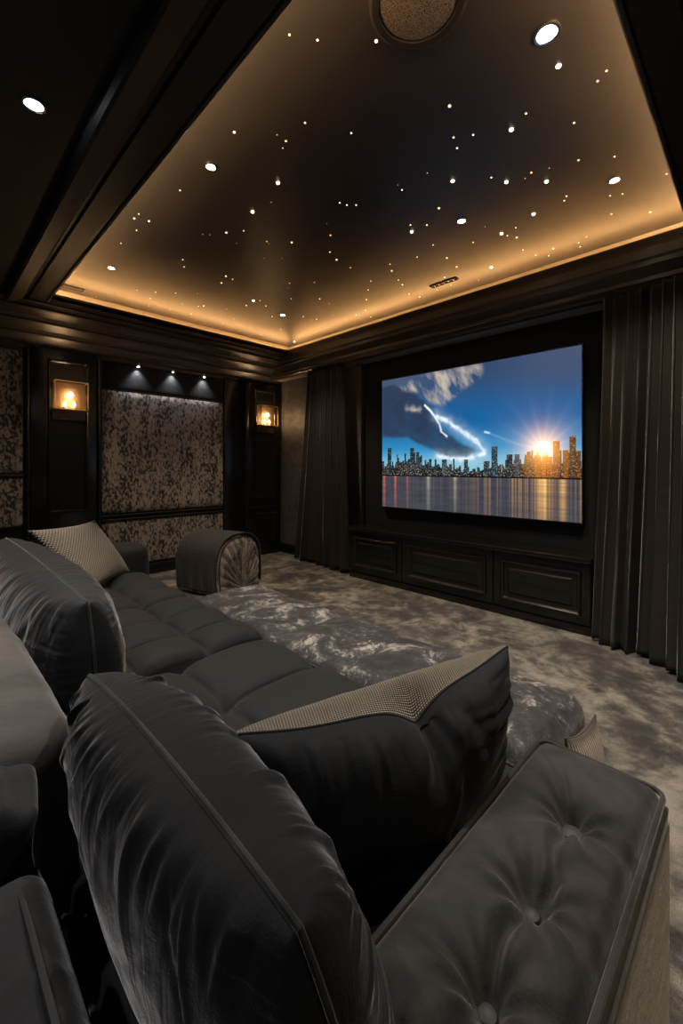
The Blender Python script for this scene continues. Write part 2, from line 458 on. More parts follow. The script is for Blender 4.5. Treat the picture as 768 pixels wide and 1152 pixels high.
downlight(-.75, .9, ZC, False, 70, 'added unseen cool downlight in the dark ceiling behind the sofa')  # added out of view to light the near cushions
downlight(-.75, 3.4, ZC, False, 30, 'added unseen cool downlight in the dark ceiling over the far left corner')  # extra lamp out of view, added as foreground fill
downlight(1.6, -.45, ZC, True, 70, 'added unseen warm downlight in the dark ceiling right of the sofa')  # another unseen lamp, added to brighten the foreground

# LED cove: a strip lying on the ledge all round the tray
zl = ZC+.031
for (a, b, lb), hh, mk in zip((((TX0-.078,TY0-.06),(TX0-.068,TY1+.06),'warm strip light hidden in the left cove of the ceiling tray'),
             ((TX1+.155,TY0-.06),(TX1+.167,TY1+.06),'warm strip light in the cove above the screen'),
             ((TX0-.06,TY0-.078),(TX1+.06,TY0-.068),'warm strip light hidden in the right cove of the ceiling tray'),
             ((TX0-.06,TY1+.155),(TX1+.14,TY1+.167),'warm strip light in the cove above the mottled fabric wall')), (.020,.012,.020,.012), ('led_side','led_strip','led_side','led_strip')):
    o = MB().box((a[0],a[1],zl),(b[0],b[1],zl+hh)).build('led_strip', M[mk], smooth=False)
    tag(o, lb, 'strip light', 'cove strip lights')

# pinpoint stars in the tray (three sizes)
Z1 = "651,78,1 714,90,1 686,276,1 527,297,2 623,303,0 643,317,1 636,333,0 625,411,3 405,428,1 610,455,0 568,476,3 302,491,2 312,481,1 335,497,2 307,518,1 509,523,2 548,519,1 456,527,0 472,528,0 272,547,1 532,547,0 600,543,1 605,548,0 656,545,2 743,529,1 742,567,1 757,584,2 764,456,1 735,503,0 594,581,0 634,581,0 411,584,1 414,600,1 508,621,2 498,636,2 523,628,1 651,637,1 707,635,1 648,648,0 308,653,0 350,657,1 395,659,1 338,671,1 444,660,0 335,688,0 570,676,3 554,687,2 598,688,1 585,676,1 655,672,1 719,672,2 458,688,2 446,689,1 410,684,0 382,697,0 385,717,0 430,706,1 510,695,0 526,716,0 612,712,1 682,712,1 740,683,0 748,708,0 631,741,1 662,768,3 500,729,0 440,720,0 540,745,0 588,752,0 700,720,0 712,718,1 216,668,0 208,668,0"
Z2 = "22,299,1 78,92,2 252,309,1 260,333,1 296,303,1 243,238,2 382,291,3 415,255,1 523,276,1 488,148,3 576,182,1 596,159,1 533,360,1 614,352,1 193,389,0 250,407,3 337,399,1 371,409,3 413,401,0 427,388,1 461,408,3 467,378,0 127,416,0 136,427,1 219,468,2 192,506,1 158,521,3 155,506,1 206,551,1 170,578,1 237,580,2 259,600,2 232,624,2 113,609,2 109,594,1 128,630,1 137,640,2 152,661,1 176,668,1 323,510,0 296,545,1 360,525,3 373,530,1 392,512,1 394,534,2 408,562,1 437,574,1 432,481,3 506,441,1 501,451,1 476,559,2 466,575,1 503,590,1 537,555,1 533,546,1 551,533,0 604,440,1 632,436,1 607,481,1 694,477,2 731,391,1 337,601,3 308,630,0 246,641,0 12,461,1 33,461,1 56,674,1 60,652,1 66,632,1 54,698,1 33,709,1 40,708,0 66,713,1 58,738,0 20,602,1 215,652,0"
protos = {}
def star(px, py, k):
    x, y, z = at(px, py, ZT)
    if not (ox0+.02 < x < ox1-.02 and oy0+.02 < y < oy1-.02): return
    if k not in protos:
        r = (.003,.0048,.007,.0110)[k]
        o = MB().lathe((x,y,z), [(r,-.0005),(r*.9,-r*.4),(r*.5,-r*.8),(r*.1,-r)], 10).build('star_light', M[('small_star','star','star','bright_star')[k]])
        protos[k] = o
    else:
        o = protos[k].copy(); COL.objects.link(o); o.location = (x, y, protos[k].location.z)
    tag(o, ('faintest pinpoint star light in the dark ceiling tray','small pinpoint star light in the dark ceiling tray',
            'medium golden star light in the dark ceiling tray','large bright star light in the dark ceiling tray')[k], 'star light',
        ('faintest','small','medium','large')[k]+' star lights in the ceiling tray')
for s, ox in ((Z1, 0), (Z2, 384)):
    for w in s.split():
        a, b_, k = w.split(','); star(ox+int(a)/2, int(b_)/2, int(k))

# ceiling speaker
x, y, z = at(470, 0, ZT)
t = empty('ceiling_speaker', (x,y,ZT), 'round speaker with beige mesh grille and dark ring in the tray', 'speaker')
MB().lathe((x,y,ZT), [(.185,0),(.185,-.008),(.172,-.016),(.150,-.014),(.146,-.004)], 48).build('rim', M['matte_black'], t)
MB().lathe((x,y,ZT), [(.146,-.002),(.14,-.010),(.10,-.014),(.03,-.016)], 48).build('grille', M['speaker_mesh'], t)
# air vents
x, y, z = at(78, 333, ZT)
def vent(x0,y0,x1,y1,label,z=ZT):
    t = empty('air_vent', ((x0+x1)/2,(y0+y1)/2,z), label, 'vent')
    mb = MB(); mb.rings((x0,y0,x1,y1), [(0,z),(0,z-.008),(.008,z-.010),(.014,z-.003)], lambda a,b,d:(a,b,d)); mb.build('frame', M['matte_black'], t)
    n = 5
    for i in range(n):
        f = y0+.015+(y1-y0-.03)*(i+.5)/n; MB().box((x0+.015,f-.003,z-.008),(x1-.015,f+.003,z-.003)).build('slat', M['lacquer'], t)
vent(.93, 4.74, 1.17, 4.82, 'black rectangular air vent in the far left corner of the tray')
vent(3.50, 2.02, 3.56, 2.30, 'small slotted air vent in the golden glow above the screen')

# wall spots over the fabric wall
for px, lb in ((155,'leftmost of the three small wall spots over the fabric panel'),(194,'middle of the three small wall spots over the fabric panel'),(229,'rightmost of the three small wall spots over the fabric panel')):
    r_ = (px-384.); X = (YL-.06)*(478+r_)/(478-r_)
    t = empty('wall_spot', (X, YL-.06, 2.50), lb, 'spotlight', 'spots over the fabric panel')
    MB().lathe((X,YL-.075,2.478), [(.018,.03),(.020,.0),(.014,-.002)], 16).build('housing', M['steel'], t)
    MB().lathe((X,YL-.075,2.476), [(.013,-.001),(.008,-.004)], 16).build('lens', M['spot_lens'], t)
    l = lamp('SPOT', (X,YL-.075,2.462), 9., (.93,.95,1.), t, spot_size=math.radians(95), spot_blend=1., shadow_soft_size=.01)
    l.rotation_euler = (math.radians(14), 0, 0)

# sconces
def sconce(x0, x1, z0, z1, label):
    yb = YL-.062; yf = YL-.16; xc = (x0+x1)/2; zc = (z0+z1)/2
    t = empty('wall_sconce', (xc, yb, z0), label, 'wall light', 'sconces on the black pilasters')
    MB().box((x0,yb-.004,z0),(x1,yb+.004,z1),.001).build('backplate', M['mirror_brass'], t)
    mb = MB(); f = .005
    for z in (z0+.1, z1):
        mb.box((x0,yf-f,z-f),(x1,yf+f,z+f)); mb.box((x0-f,yf,z-f),(x0+f,yb,z+f)); mb.box((x1-f,yf,z-f),(x1+f,yb,z+f))
    for x in (x0, x1): mb.box((x-f,yf-f,z0+.1),(x+f,yf+f,z1))
    mb.build('frame', M['brass'], t)
    MB().box((x0+.006,yf-.002,z0+.106),(x1-.006,yf+.001,z1-.006)).build('glass_front', M['clear_glass'], t)
    MB().box((x0+.004,yf+.006,z0+.09),(x1-.004,yb-.005,z0+.098)).build('shelf', M['brass'], t)
    MB().box((x0-.0,yb-.02,z0-.01),(x1,yb,z0),.002).build('lower_rail', M['lacquer'], t)
    for dx in (-.05,.03):
        b_ = MB().lathe((xc+dx,(yb+yf)/2,z0+.10), [(.020,0),(.022,.01),(.012,.03)], 16).build('lamp_holder', M['brass'], t)
        MB().lathe((xc+dx,(yb+yf)/2,z0+.13), [(.008,0),(.014,.012),(.015,.03),(.009,.045),(.003,.055)], 16).build('bulb', M['bulb'], t)
    lamp('POINT', (xc, (yb+yf)/2-.0, z0+.26), 3.2, (1.,.62,.30), t, shadow_soft_size=.03)
    lamp('POINT', (xc, yf-.05, z0+.20), 3.0, (1.,.62,.30), t, shadow_soft_size=.04)
sconce(1.00, 1.30, 1.80, 2.19, 'glass fronted brass sconce with glowing bulbs, on the left pilaster')
sconce(3.50, 3.80, 1.80, 2.19, 'glass fronted brass sconce with glowing bulbs, on the pilaster beside the corner')

# ------------------------------------------------------------------ cinema screen
SY0, SY1, SZ0, SZ1 = 3.262, 1.098, .826, 2.325
def picture(W=460, H=320):
    s, t_ = np.meshgrid(np.linspace(0,1,W), np.linspace(0,1,H), indexing='ij')
    def sc(zx, zy):                      # crop coords of the picture -> s,t on the screen
        px = 425+zx*.306; py = 380+zy*.306; u = px-384.
        Y = XS*(478-u)/(478+u); d = XS/(S2*(478+u)); Z = EYE+(525-py)*d
        return (SY0-Y)/(SY0-SY1), (Z-SZ0)/(SZ1-SZ0)
    asp = 1.44
    x = s*asp; y = t_
    mixc = lambda a, b, f: a*(1-f[...,None])+np.array(b)*f[...,None]
    ss = lambda a, b, v: (lambda q: q*q*(3-2*q))(np.clip((v-a)/(b-a),0,1))
    lin = lambda c: tuple((v/255.)**2.2 for v in c)
    sky = np.zeros((W,H,3))
    sky = sky + np.array(lin((52,72,104)))
    sky = mixc(sky, lin((24,92,148)), ss(.98,.60,y))
    sky = mixc(sky, lin((50,140,190)), ss(.64,.38,y))
    sky = mixc(sky, lin((135,190,205)), ss(.46,.30,y)*.9)
    sky = mixc(sky, lin((74,84,108)), ss(.55,1.,s)*ss(.62,1.,y)*.8)
    n1 = fbm(x*5, y*7, 3); n2 = fbm(x*16, y*22, 9); n3 = fbm(x*30, y*12, 19)
    def dist(P):
        best = np.full(x.shape, 9.)
        for (a, b) in zip(P[:-1], P[1:]):
            ax, ay, bx, by = a[0]*asp, a[1], b[0]*asp, b[1]
            h = np.clip(((x-ax)*(bx-ax)+(y-ay)*(by-ay))/((bx-ax)**2+(by-ay)**2), 0, 1)
            best = np.minimum(best, np.hypot(x-ax-h*(bx-ax), y-ay-h*(by-ay)))
        return best
    # grey high veil at the left
    sky = mixc(sky, lin((84,98,122)), ss(.55,.0,s)*ss(.3,.9,y)*.75*n1)
    # dark cloud bank
    def inside(P):
        ins = np.zeros(x.shape, bool); P = [(p[0]*asp, p[1]) for p in P]; j = len(P)-1
        wx = x+(n2-.5)*.05; wy = y+(n1-.5)*.06
        for i in range(len(P)):
            c = ((P[i][1] > wy) != (P[j][1] > wy)) & (wx < (P[j][0]-P[i][0])*(wy-P[i][1])/(P[j][1]-P[i][1]+1e-9)+P[i][0])
            ins ^= c; j = i
        return ins.astype(float)
    def blur(a, k):
        for ax in (0,1):
            for _ in range(k): a = (np.roll(a,1,ax)+a+np.roll(a,-1,ax))/3
        return a
    bank = [sc(*p) for p in ((-10,190),(60,170),(130,200),(185,255),(225,330),(300,380),(368,408),(330,440),(240,436),(180,405),(110,360),(-10,372))]
    f = blur(inside(bank), 11)
    sky = mixc(sky, lin((46,56,76)), f*(.72+.3*n2))
    # sunlit high cloud
    hi = [sc(*p) for p in ((60,180),(150,140),(260,100),(385,92),(380,140),(330,180),(280,215),(240,250),(190,240),(150,200))]
    f = blur(inside(hi), 16)*np.clip(fbm((x+y*.5)*20,(y-x*.35)*8,77,6)*2.6-.85,0,1)
    sky = mixc(sky, lin((196,182,164)), f*.85)
    f = np.exp(-((dist([sc(108,258), sc(150,264)])+(n3-.5)*.03)/.018)**2)*n2*1.3
    sky = mixc(sky, lin((190,182,170)), np.clip(f,0,.85))
    # bright contrail-like cloud edges
    e1 = dist([sc(172,248), sc(192,268), sc(208,290), sc(226,318), sc(232,345), sc(252,362)])+(n2-.5)*.012
    e2 = dist([sc(215,285), sc(262,312), sc(312,345), sc(352,375), sc(372,392), sc(385,412), sc(388,425), sc(345,440), sc(280,446), sc(220,436)])+(fbm(x*26,y*26,57)-.5)*.034
    sky = mixc(sky, (.85,.92,1.), np.clip(np.exp(-(e1/.0065)**2)*(.5+n3),0,1))
    sky = mixc(sky, (.75,.86,.95), np.clip(np.exp(-(e2/.013)**2)*(.35+.75*n3)+np.exp(-(e2/.045)**2)*.22,0,1))
    e4 = dist([sc(392,346), sc(408,350)]); sky = mixc(sky, (.7,.8,.9), np.exp(-(e4/.006)**2)*.9)
    e5 = dist([sc(410,352), sc(540,400)]); sky = mixc(sky, lin((110,160,200)), np.exp(-(e5/.007)**2)*.4)
    # the low sun in the picture
    sx, sy = sc(605,410); dx = x-sx*asp; dy = y-sy; r = np.hypot(dx, dy); an = np.arctan2(dy, dx)
    rays = (.5+.5*np.cos(an*17+1.))**3
    sky += np.exp(-(r/.085))[...,None]*np.array((.9,.42,.10))*.8
    sky += (np.exp(-(r/.10))*rays)[...,None]*np.array((.5,.6,.55))*.25
    # skyline
    img = sky
    shore = .255; rng = np.random.default_rng(5)
    hgt = np.full(W, .30); base = img.copy()
    def tower(s0, s1, top, col, lit, warm):
        i0, i1 = int(s0*W), max(int(s1*W), int(s0*W)+2); j1 = int(top*H); j0 = int(shore*H)
        img[i0:i1, j0:j1] = np.array(lin(col))
        i1 = min(i1, W); win = rng.random((i1-i0, max(j1-j0,0)))
        mask = (win > 1-lit)
        wc = np.array(lin((200,190,165))) if not warm else np.array((1.,.55,.15))
        sub = img[i0:i1, j0:j1]; sub[mask] = wc*rng.uniform(.1,.8,(mask.sum(),1)); img[i0:i1, j0:j1] = sub
    for layer in range(3):
        p = 0.
        while p < 1:
            w = rng.uniform(.006,.018); top = shore + (.16-.035*layer)*rng.uniform(.35,1.) * (.75+.35*math.sin(p*9))
            near = math.exp(-abs(p-sx)/.12)
            c = (34+int(80*near), 50+int(10*near), 62-int(30*near)) if layer < 2 else (26+int(60*near), 30+int(10*near), 34)
            tower(p, p+w, top, c, .035+.035*layer, near > .4); p += w*rng.uniform(.8,1.4)
    for zx0, zx1, zy, c in ((36,50,404,(32,46,58)),(118,132,404,(30,44,56)),(140,152,420,(36,50,62)),(235,254,446,(44,62,70)),(276,282,444,(30,44,54)),(316,330,446,(34,50,60)),(388,410,452,(36,52,60)),
                         (417,440,398,(38,60,72)),(472,494,428,(30,44,54)),(501,520,428,(52,66,78)),(540,570,430,(96,66,48)),(574,600,432,(150,78,30)),(602,618,424,(170,86,30)),(620,640,436,(150,76,30)),(643,668,380,(110,62,44)),(680,700,412,(120,70,40)),(702,726,360,(70,54,46)),(728,745,414,(90,56,40))):
        a, tp = sc(zx0, zy); b2, _ = sc(zx1, zy); tower(a, b2, tp, c, .10, zx0 > 530)
    # roofs and shore lights
    for k in range(300):
        a = rng.random(); tt = shore + .10*rng.random()**1.6; i = min(int(a*W), W-2); j = int(tt*H)
        img[i:i+2, j] = np.array(lin((225,200,160)))*rng.uniform(.15,.8)
    j0 = int(shore*H); img[:, j0-4:j0] = np.array(lin((24,24,26)))
    g_ = np.exp(-(np.hypot(dx, dy)/.10)**2); img += g_[...,None]*np.array((.9,.42,.10))
    img += np.exp(-(r/.032)**2)[...,None]*np.array((1.6,1.3,.8))
    # water
    wm = (y < shore-.012)
    wcol = np.zeros((W,H,3)) + np.array(lin((60,63,72)))
    wcol = wcol*(.75+.6*fbm(x*8, y*60, 31))[...,None]
    st = rng.random(W)**6; st = np.convolve(st, np.ones(3)/3, 'same')
    sn = np.linspace(0,1,W)
    streak = st*(.12+1.0*np.exp(-((sn-.80)/.22)**2)) + .9*np.exp(-((sn-sx)/.018)**2) + .7*np.exp(-((sn-.93)/.012)**2)
    ripple = .35+.9*fbm(x*3, y*90, 41)
    amp = streak[:,None]*ripple*np.exp(-(shore-y)/.30)
    wcol += amp[...,None]*np.array((1.,.52,.12))*1.0
    red = (np.exp(-((sn-.09)/.006)**2)+np.exp(-((sn-.015)/.006)**2)+.6*np.exp(-((sn-.17)/.005)**2))[:,None]*ripple*np.exp(-(shore-y)/.2)
    wcol += red[...,None]*np.array((.9,.12,.08))*.7
    whi = (np.exp(-((sn-.30)/.01)**2)+np.exp(-((sn-.45)/.008)**2))[:,None]*ripple*np.exp(-(shore-y)/.2)
    wcol += whi[...,None]*np.array((.6,.6,.45))*.5
    img[wm] = wcol[wm]
    V = np.stack([np.full((W,H), XS+.004), SY0+(SY1-SY0)*s, SZ0+(SZ1-SZ0)*t_], -1).reshape(-1,3)
    C = np.concatenate([np.clip(img,0,4).reshape(-1,3), np.ones((W*H,1))], 1)
    return V, grid_faces(W, H), C
m = bpy.data.materials.new('projected_picture'); m.use_nodes = True; nt = m.node_tree; nt.nodes.clear()
e = node(nt, 'ShaderNodeEmission'); a = nt.nodes.new('ShaderNodeAttribute'); a.attribute_name = 'picture'
nt.links.new(a.outputs['Color'], e.inputs[0]); e.inputs[1].default_value = 1.15
o_ = nt.nodes.new('ShaderNodeOutputMaterial'); nt.links.new(e.outputs[0], o_.inputs[0])
t = empty('cinema_screen', (XS+.03, (SY0+SY1)/2, SZ0), 'large cinema screen showing a city skyline at sunset over water', 'screen')
V, F, C = picture()
mesh('picture', V, F, m, t, smooth=False, color=C)
mb = MB(); mb.rings((SY1-.012,SZ0-.012,SY0+.012,SZ1+.012), [(0,XS+.06),(0,XS-.002),(.010,XS-.004),(.012,XS+.003)], lambda a,b,d:(d,a,b), cap=False)
mb.build('border', M['lacquer'], t, sharp=20)
MB().box((XS+.008,SY1-.01,SZ0-.01),(XS+.06,SY0+.01,SZ1+.01)).build('panel', M['matte_black'], t, smooth=False)

# ------------------------------------------------------------------ low cabinets under the screen
FX = 3.64
for y0, y1, lb in ((2.735,3.50,'black panelled low cabinet under the screen, leftmost, beside the left curtain'),
               (1.725,2.73,'black panelled low cabinet under the screen, middle one'),
               (.95,1.72,'black panelled low cabinet under the screen, right one, beside the right curtain')):
    t = empty('low_cabinet', (3.8,(y0+y1)/2,0), lb, 'cabinet', 'low cabinets under the screen')
    mb = MB(); mb.box((FX+.012,y0,.07),(XS+.05,y1,.555)); mb.box((FX+.03,y0,0),(XS+.05,y1,.07)); mb.build('body', M['lacquer'], t, smooth=False)
    fr = lambda a,b,d: (FX-d, a, b)
    mb = MB(); mb.rings((y0+.004,.085,y1-.004,.55), [(0,-.012),(0,.004),(.055,.004),(.058,-.002)], fr)
    mb.build('face_frame', M['lacquer'], t, sharp=20)
    mb = MB(); mb.rings((y0+.065,.14,y1-.065,.485), [(0,-.002),(.004,.016),(.014,.020),(.026,.012),(.034,.0),(.060,.0),(.075,.010)], fr)
    mb.build('door', M['lacquer'], t, sharp=20)
    mb = MB(); mb.box((FX-.017,y0+.145,.31),(FX-.009,y1-.145,.318),.002); mb.build('bead', M['lacquer'], t)
o = MB().box((FX-.03,.94,.556),(XS+.058,3.51,.592),.006).build('cabinet_top', M['lacquer'])
tag(o, 'long black ledge running over the low cabinets beneath the screen', 'ledge')
o = MB().box((FX-.006,.95,0),(FX+.026,3.50,.065),.004).build('trim_12', M['lacquer']); struct(o)

# ------------------------------------------------------------------ curtains
def curtain(name, top, bot, z0, z1, folds, at_, ab, label, seed):
    N, K = folds*14, 60
    rng = np.random.default_rng(seed)
    def path(P, n):
        P = np.array(P, float); L = np.r_[0, np.cumsum(np.linalg.norm(np.diff(P,axis=0),axis=1))]
        q = np.linspace(0, L[-1], n); return np.stack([np.interp(q, L, P[:,0]), np.interp(q, L, P[:,1])], 1)
    A = path(top, N); B = path(bot, N); tt = np.linspace(0, 1, N)
    jit = np.interp(tt, np.linspace(0,1,folds+1), rng.uniform(-.9,.9,folds+1))
    mod = np.interp(tt, np.linspace(0,1,folds+1), rng.uniform(.6,1.25,folds+1))
    V = []
    for k in range(K):
        v = k/(K-1)                        # 0 top 1 bottom
        C_ = A*(1-v**1.3)+B*v**1.3
        T = np.gradient(C_, axis=0); T /= np.linalg.norm(T,axis=1,keepdims=True); Nn = np.stack([T[:,1],-T[:,0]],1)
        ph = tt*folds*2*PI + jit*v*1.1
        amp = (at_*(1-v)+ab*v)*mod
        w = np.sin(ph); off = (np.sign(w)*np.abs(w)**.75)*amp
        side = np.sin(2*ph)*amp*.25
        P = C_ + Nn*off[:,None] + T*side[:,None]
        z = z1+(z0-z1)*v + (.012*np.sin(ph*.5) if k == K-1 else 0)
        V.append(np.c_[P, np.full(N, 0)+z])
    V = np.concatenate(V)
    o = mesh(name, V, grid_faces(K, N), M['curtain'])
    s = o.modifiers.new('thick', 'SOLIDIFY'); s.thickness = .006
    return tag(o, label, 'curtain')
curtain('curtain', [(3.77,4.40),(3.76,4.05),(3.77,3.74)], [(3.78,4.72),(3.74,4.1),(3.68,3.57)], .015, 2.595, 7, .045, .055, 'long dark floor-length curtain left of the screen, by the corner', 2)
curtain('curtain', [(3.70,.88),(3.69,.72),(3.68,.58)], [(3.60,.90),(3.50,.78),(3.51,.64)], .015, 2.58, 4, .03, .05, 'wide dark floor-length curtain right of the screen with light fold edges', 5)
curtain('curtain', [(3.67,.57),(3.60,.42),(3.50,.25)], [(3.52,.62),(3.38,.46),(3.12,.20)], .015, 2.575, 5, .035, .045, 'narrow dark curtain at the right edge, behind the wide one', 8)

# ------------------------------------------------------------------ the sofa
sofa = empty('sectional_sofa', (.65,1.9,0), 'long black velvet sofa with tufted seats, big back cushions and padded arms', 'sofa')
mb = MB(); mb.box((.06,.16,.05),(1.17,3.72,.29),.02); mb.build('base', M['black_velvet'], sofa)
mb = MB()
for x in (.14,1.08):
    for y in (.26,1.9,3.6): mb2 = MB().box((x-.03,y-.03,0),(x+.03,y+.03,.055),.004).build('foot', M['matte_black'], sofa)

def tuft(cx, cy, px, py, A, seam=.45, pinch=.0):
    def f(W, n, P):
        up = np.clip(n[:,2],0,1)**.5*(P[:,2] > .9) + 0
        a = np.abs(np.sin(PI*(W[:,0]-cx)/px)); b = np.abs(np.sin(PI*(W[:,1]-cy)/py))
        h = A*(a**seam)*(b**seam)
        h += .004*(fbm(W[:,0]*9, W[:,1]*9, 5)-.5)
        # little folds running out of every crease crossing
        gx = np.round((W[:,0]-cx)/px)*px+cx; gy = np.round((W[:,1]-cy)/py)*py+cy
        dx = W[:,0]-gx; dy = W[:,1]-gy; r = np.hypot(dx,dy)
        h += .006*np.exp(-r/.06)*np.cos(np.arctan2(dy,dx)*8) - pinch*np.exp(-(r/.045)**2)
        W[:,2] += h*up; return W
    return f
SX0, SX1 = .20, 1.20
def seat(y0, y1, nx, ny, A, sx1=SX1, pinch=0, seamp=.42, x00=.30):
    px = (sx1-x00)/nx; py = (y1-y0)/ny
    o = soft_box('seat_cushion', (SX0,y0,.285), (sx1,y1,.455), .05, (110,90,14), M['seat_velvet'], sofa, tuft(x00, y0, px, py, A, seamp, pinch))
    z = .43; r = .045; P = []
    for (cx, cy, a0) in ((sx1-r,y1-r,0),(SX0+r,y1-r,90),(SX0+r,y0+r,180),(sx1-r,y0+r,270)):
        for k in range(5):
            a = math.radians(a0+k*22.5); P.append((cx+(r+.001)*math.cos(a), cy+(r+.001)*math.sin(a), z))
    mb = MB(); mb.tube(P, .005, 6, True); mb.build('piping', M['arm_velvet'], o)
    return o
seat(2.56, 3.39, 3, 3, .072, 1.24, 0, .32)
seat(1.725, 2.545, 3, 3, .076, 1.22, 0, .32)
seat(.93, 1.70, 2, 2, .076, 1.19, .02, .30)
seat(.395, .92, 2, 1, .05, 1.19, .0, .4)

# folds that run from a seam into a cushion face; (u,v) in [-1,1], seam along v=+1
def folds(u, v, n, seed, L=.7, w=(.008,.03), A=1., lean=.5, k0=0.):
    rng = np.random.default_rng(seed); h = np.zeros_like(u)
    for k in range(n):
        u0 = rng.uniform(-.98,.98); k1 = k0+rng.normal(0,.10)+lean*u0*.4; k2 = rng.normal(0,.15)
        ww = rng.uniform(*w); ll = L*rng.uniform(.35,1.2); d = 1-v
        line = u0+k1*d+k2*d*d
        s = rng.choice([-.6,1.])
        h += s*rng.uniform(.4,1.)*np.exp(-((u-line)/(ww*(1+1.5*d)))**2)*np.exp(-(d/ll)**2)*(1-np.exp(-d/.02))
    return h*A

def cushion(name, c, w, h, T, yaw, tilt, mat, parent, seed, k=.35, ce=.36, N=150, A=.006, nf=60, ears=.0, both=True, Tb=None, pr=.0045, pipe_mat=None, label=None):
    """knife-edged cushion standing on its edge: local x = width, y = thickness, z = height"""
    u, v = np.meshgrid(np.sin(np.linspace(-1,1,N)*PI/2), np.sin(np.linspace(-1,1,N)*PI/2), indexing='ij')
    X = w/2*u*np.sqrt(1-k*v*v/2)*(1-ears*u*u*(1-v*v)); Z = h/2*v*np.sqrt(1-k*u*u/2)*(1-ears*v*v*(1-u*u))
    th = T/2*np.clip((1-u**2)*(1-v**2),0,1)**ce
    def surf(sg, sd):
        th = (T if sg < 0 or Tb is None else Tb)/2*np.clip((1-u**2)*(1-v**2),0,1)**ce
        f = folds(u,v,nf,sd,.75,(.010,.030),1.,.3,.22)+.6*folds(v,u,nf//4,sd+1,.14)+.6*folds(u,-v,nf//5,sd+2,.15)+.7*folds(v,-u,nf//3,sd+3,.22,(.014,.03))
        f += 1.6*(fbm(u*2.2+9,v*2.2+9,sd,2)-.5)
        env = np.clip((1-u**2)*(1-v**2)*30,0,1)
        Y = sg*(th+f*A*env)
        return np.stack([X, Y, Z],-1).reshape(-1,3)
    Vf = surf(-1, seed); Vb = surf(1, seed+7)
    V = np.concatenate([Vf, Vb])
    F = np.concatenate([grid_faces(N,N), grid_faces(N,N,N*N,True)])
    ca, sa = math.cos(yaw), math.sin(yaw); ct, st = math.cos(tilt), math.sin(tilt)
    def xf(P):
        P = np.asarray(P, float); x, y, z = P[:,0], P[:,1], P[:,2]
        y2 = y*ct - z*st; z2 = y*st + z*ct
        return np.stack([c[0]+x*ca-y2*sa, c[1]+x*sa+y2*ca, c[2]+z2],1)
    o = mesh(name, xf(V), F, mat, parent)
    # piping round the seam
    q = np.linspace(-1,1,60); one = np.ones(60)
    eu = np.r_[q, one, q[::-1], -one]; ev = np.r_[-one, q, one, q[::-1]]
    PX = w/2*eu*np.sqrt(1-k*ev*ev/2)*(1-ears*eu*eu*(1-ev*ev)); PZ = h/2*ev*np.sqrt(1-k*eu*eu/2)*(1-ears*ev*ev*(1-eu*eu))
    P = np.stack([PX, np.zeros(240), PZ],1)
    keep = np.r_[True, np.linalg.norm(np.diff(P,axis=0),axis=1) > 1e-4]; P = P[keep]
    mb = MB(); mb.tube(xf(P), pr, 8, True); mb.build('piping', pipe_mat or M['arm_velvet'], o)
    return o, xf
# big back cushions: width along Y, the face towards +X and the screen
o, _ = cushion('back_cushion', (.300,.670,.655), .80, .46, .31, PI/2, math.radians(-11), M['gathered_velvet'], sofa, 21, k=.45, ce=.33, N=260, A=.0062, nf=74, Tb=.22)
o, _ = cushion('back_cushion', (.365,2.22,.665), 1.72, .50, .36, PI/2, math.radians(-2), M['gathered_velvet'], sofa, 33, k=.25, ce=.30, N=200, A=.006, nf=80)

# near arm: long padded box, buttoned top
AX0, AX1, AY0, AY1, AZ = .02, 1.085, .147, .392, .637
buttons = [(.848,.252),(.656,.251),(.498,.244),(.33,.24)]
def armdisp(W, n, P):
    up = np.clip(n[:,2],0,1)
    h = .040*np.clip(1-P[:,1]**2,0,1)**.7*(1-P[:,0]**8)
    for i, (bx, by) in enumerate(buttons):
        dx = W[:,0]-bx; dy = W[:,1]-by; r = np.hypot(dx,dy); a = np.arctan2(dy,dx)
        h -= .034*np.exp(-(r/.030)**2) + .020*np.exp(-(r/.07)**2)
        h += .0048*np.exp(-((r-.05)/.045)**2)*np.cos(a*9+.6*i)
    # crease joining the buttons
    d = np.abs(W[:,1]-.245+.012*np.sin(W[:,0]*30)); inb = (W[:,0] > .2)&(W[:,0] < .84)
    h -= .014*np.exp(-(d/.010)**2)*inb
    # folds from the front button to the front edge
    for q in (-.10,.0,.12,.42,.62):
        l = .252+(W[:,0]-.85)*q*1.2; h -= .008*np.exp(-((W[:,1]-l)/.006)**2)*(W[:,0] > .85)*np.exp(-((W[:,0]-.85)/.12)**2)
    h += .004*(fbm(W[:,0]*14, W[:,1]*14, 3)-.5)
    W[:,2] += h*up; return W
arm = soft_box('armrest', (AX0,AY0,.06), (AX1,AY1,AZ), .028, (190,56,30), M['arm_velvet'], sofa, armdisp)
for k, (bx, by) in enumerate(buttons):
    q = 1. if k == 0 else .68
    MB().lathe((bx,by,AZ-(.015 if k == 0 else .021)), [(.018*q,0),(.020*q,.004),(.017*q,.009),(.007*q,.012)], 20).build('button', M['button'], arm)
r = .026; z = AZ-.006
P = []
for (cx, cy, a0) in ((AX1-r,AY1-r,0),(AX0+r,AY1-r,90),(AX0+r,AY0+r,180),(AX1-r,AY0+r,270)):
    for k in range(6):
        a = math.radians(a0+k*18); P.append((cx+r*math.cos(a), cy+r*math.sin(a), z))
MB().tube(P, .0055, 8, True).build('piping', M['arm_velvet'], arm)
o = soft_box('side_panel', (AX0+.02,AY0-.012,.08), (AX1-.012,AY0+.01,AZ-.02), .010, (30,4,20), M['taupe_velvet'], arm); o['label'] = 'smooth taupe outer side panel'
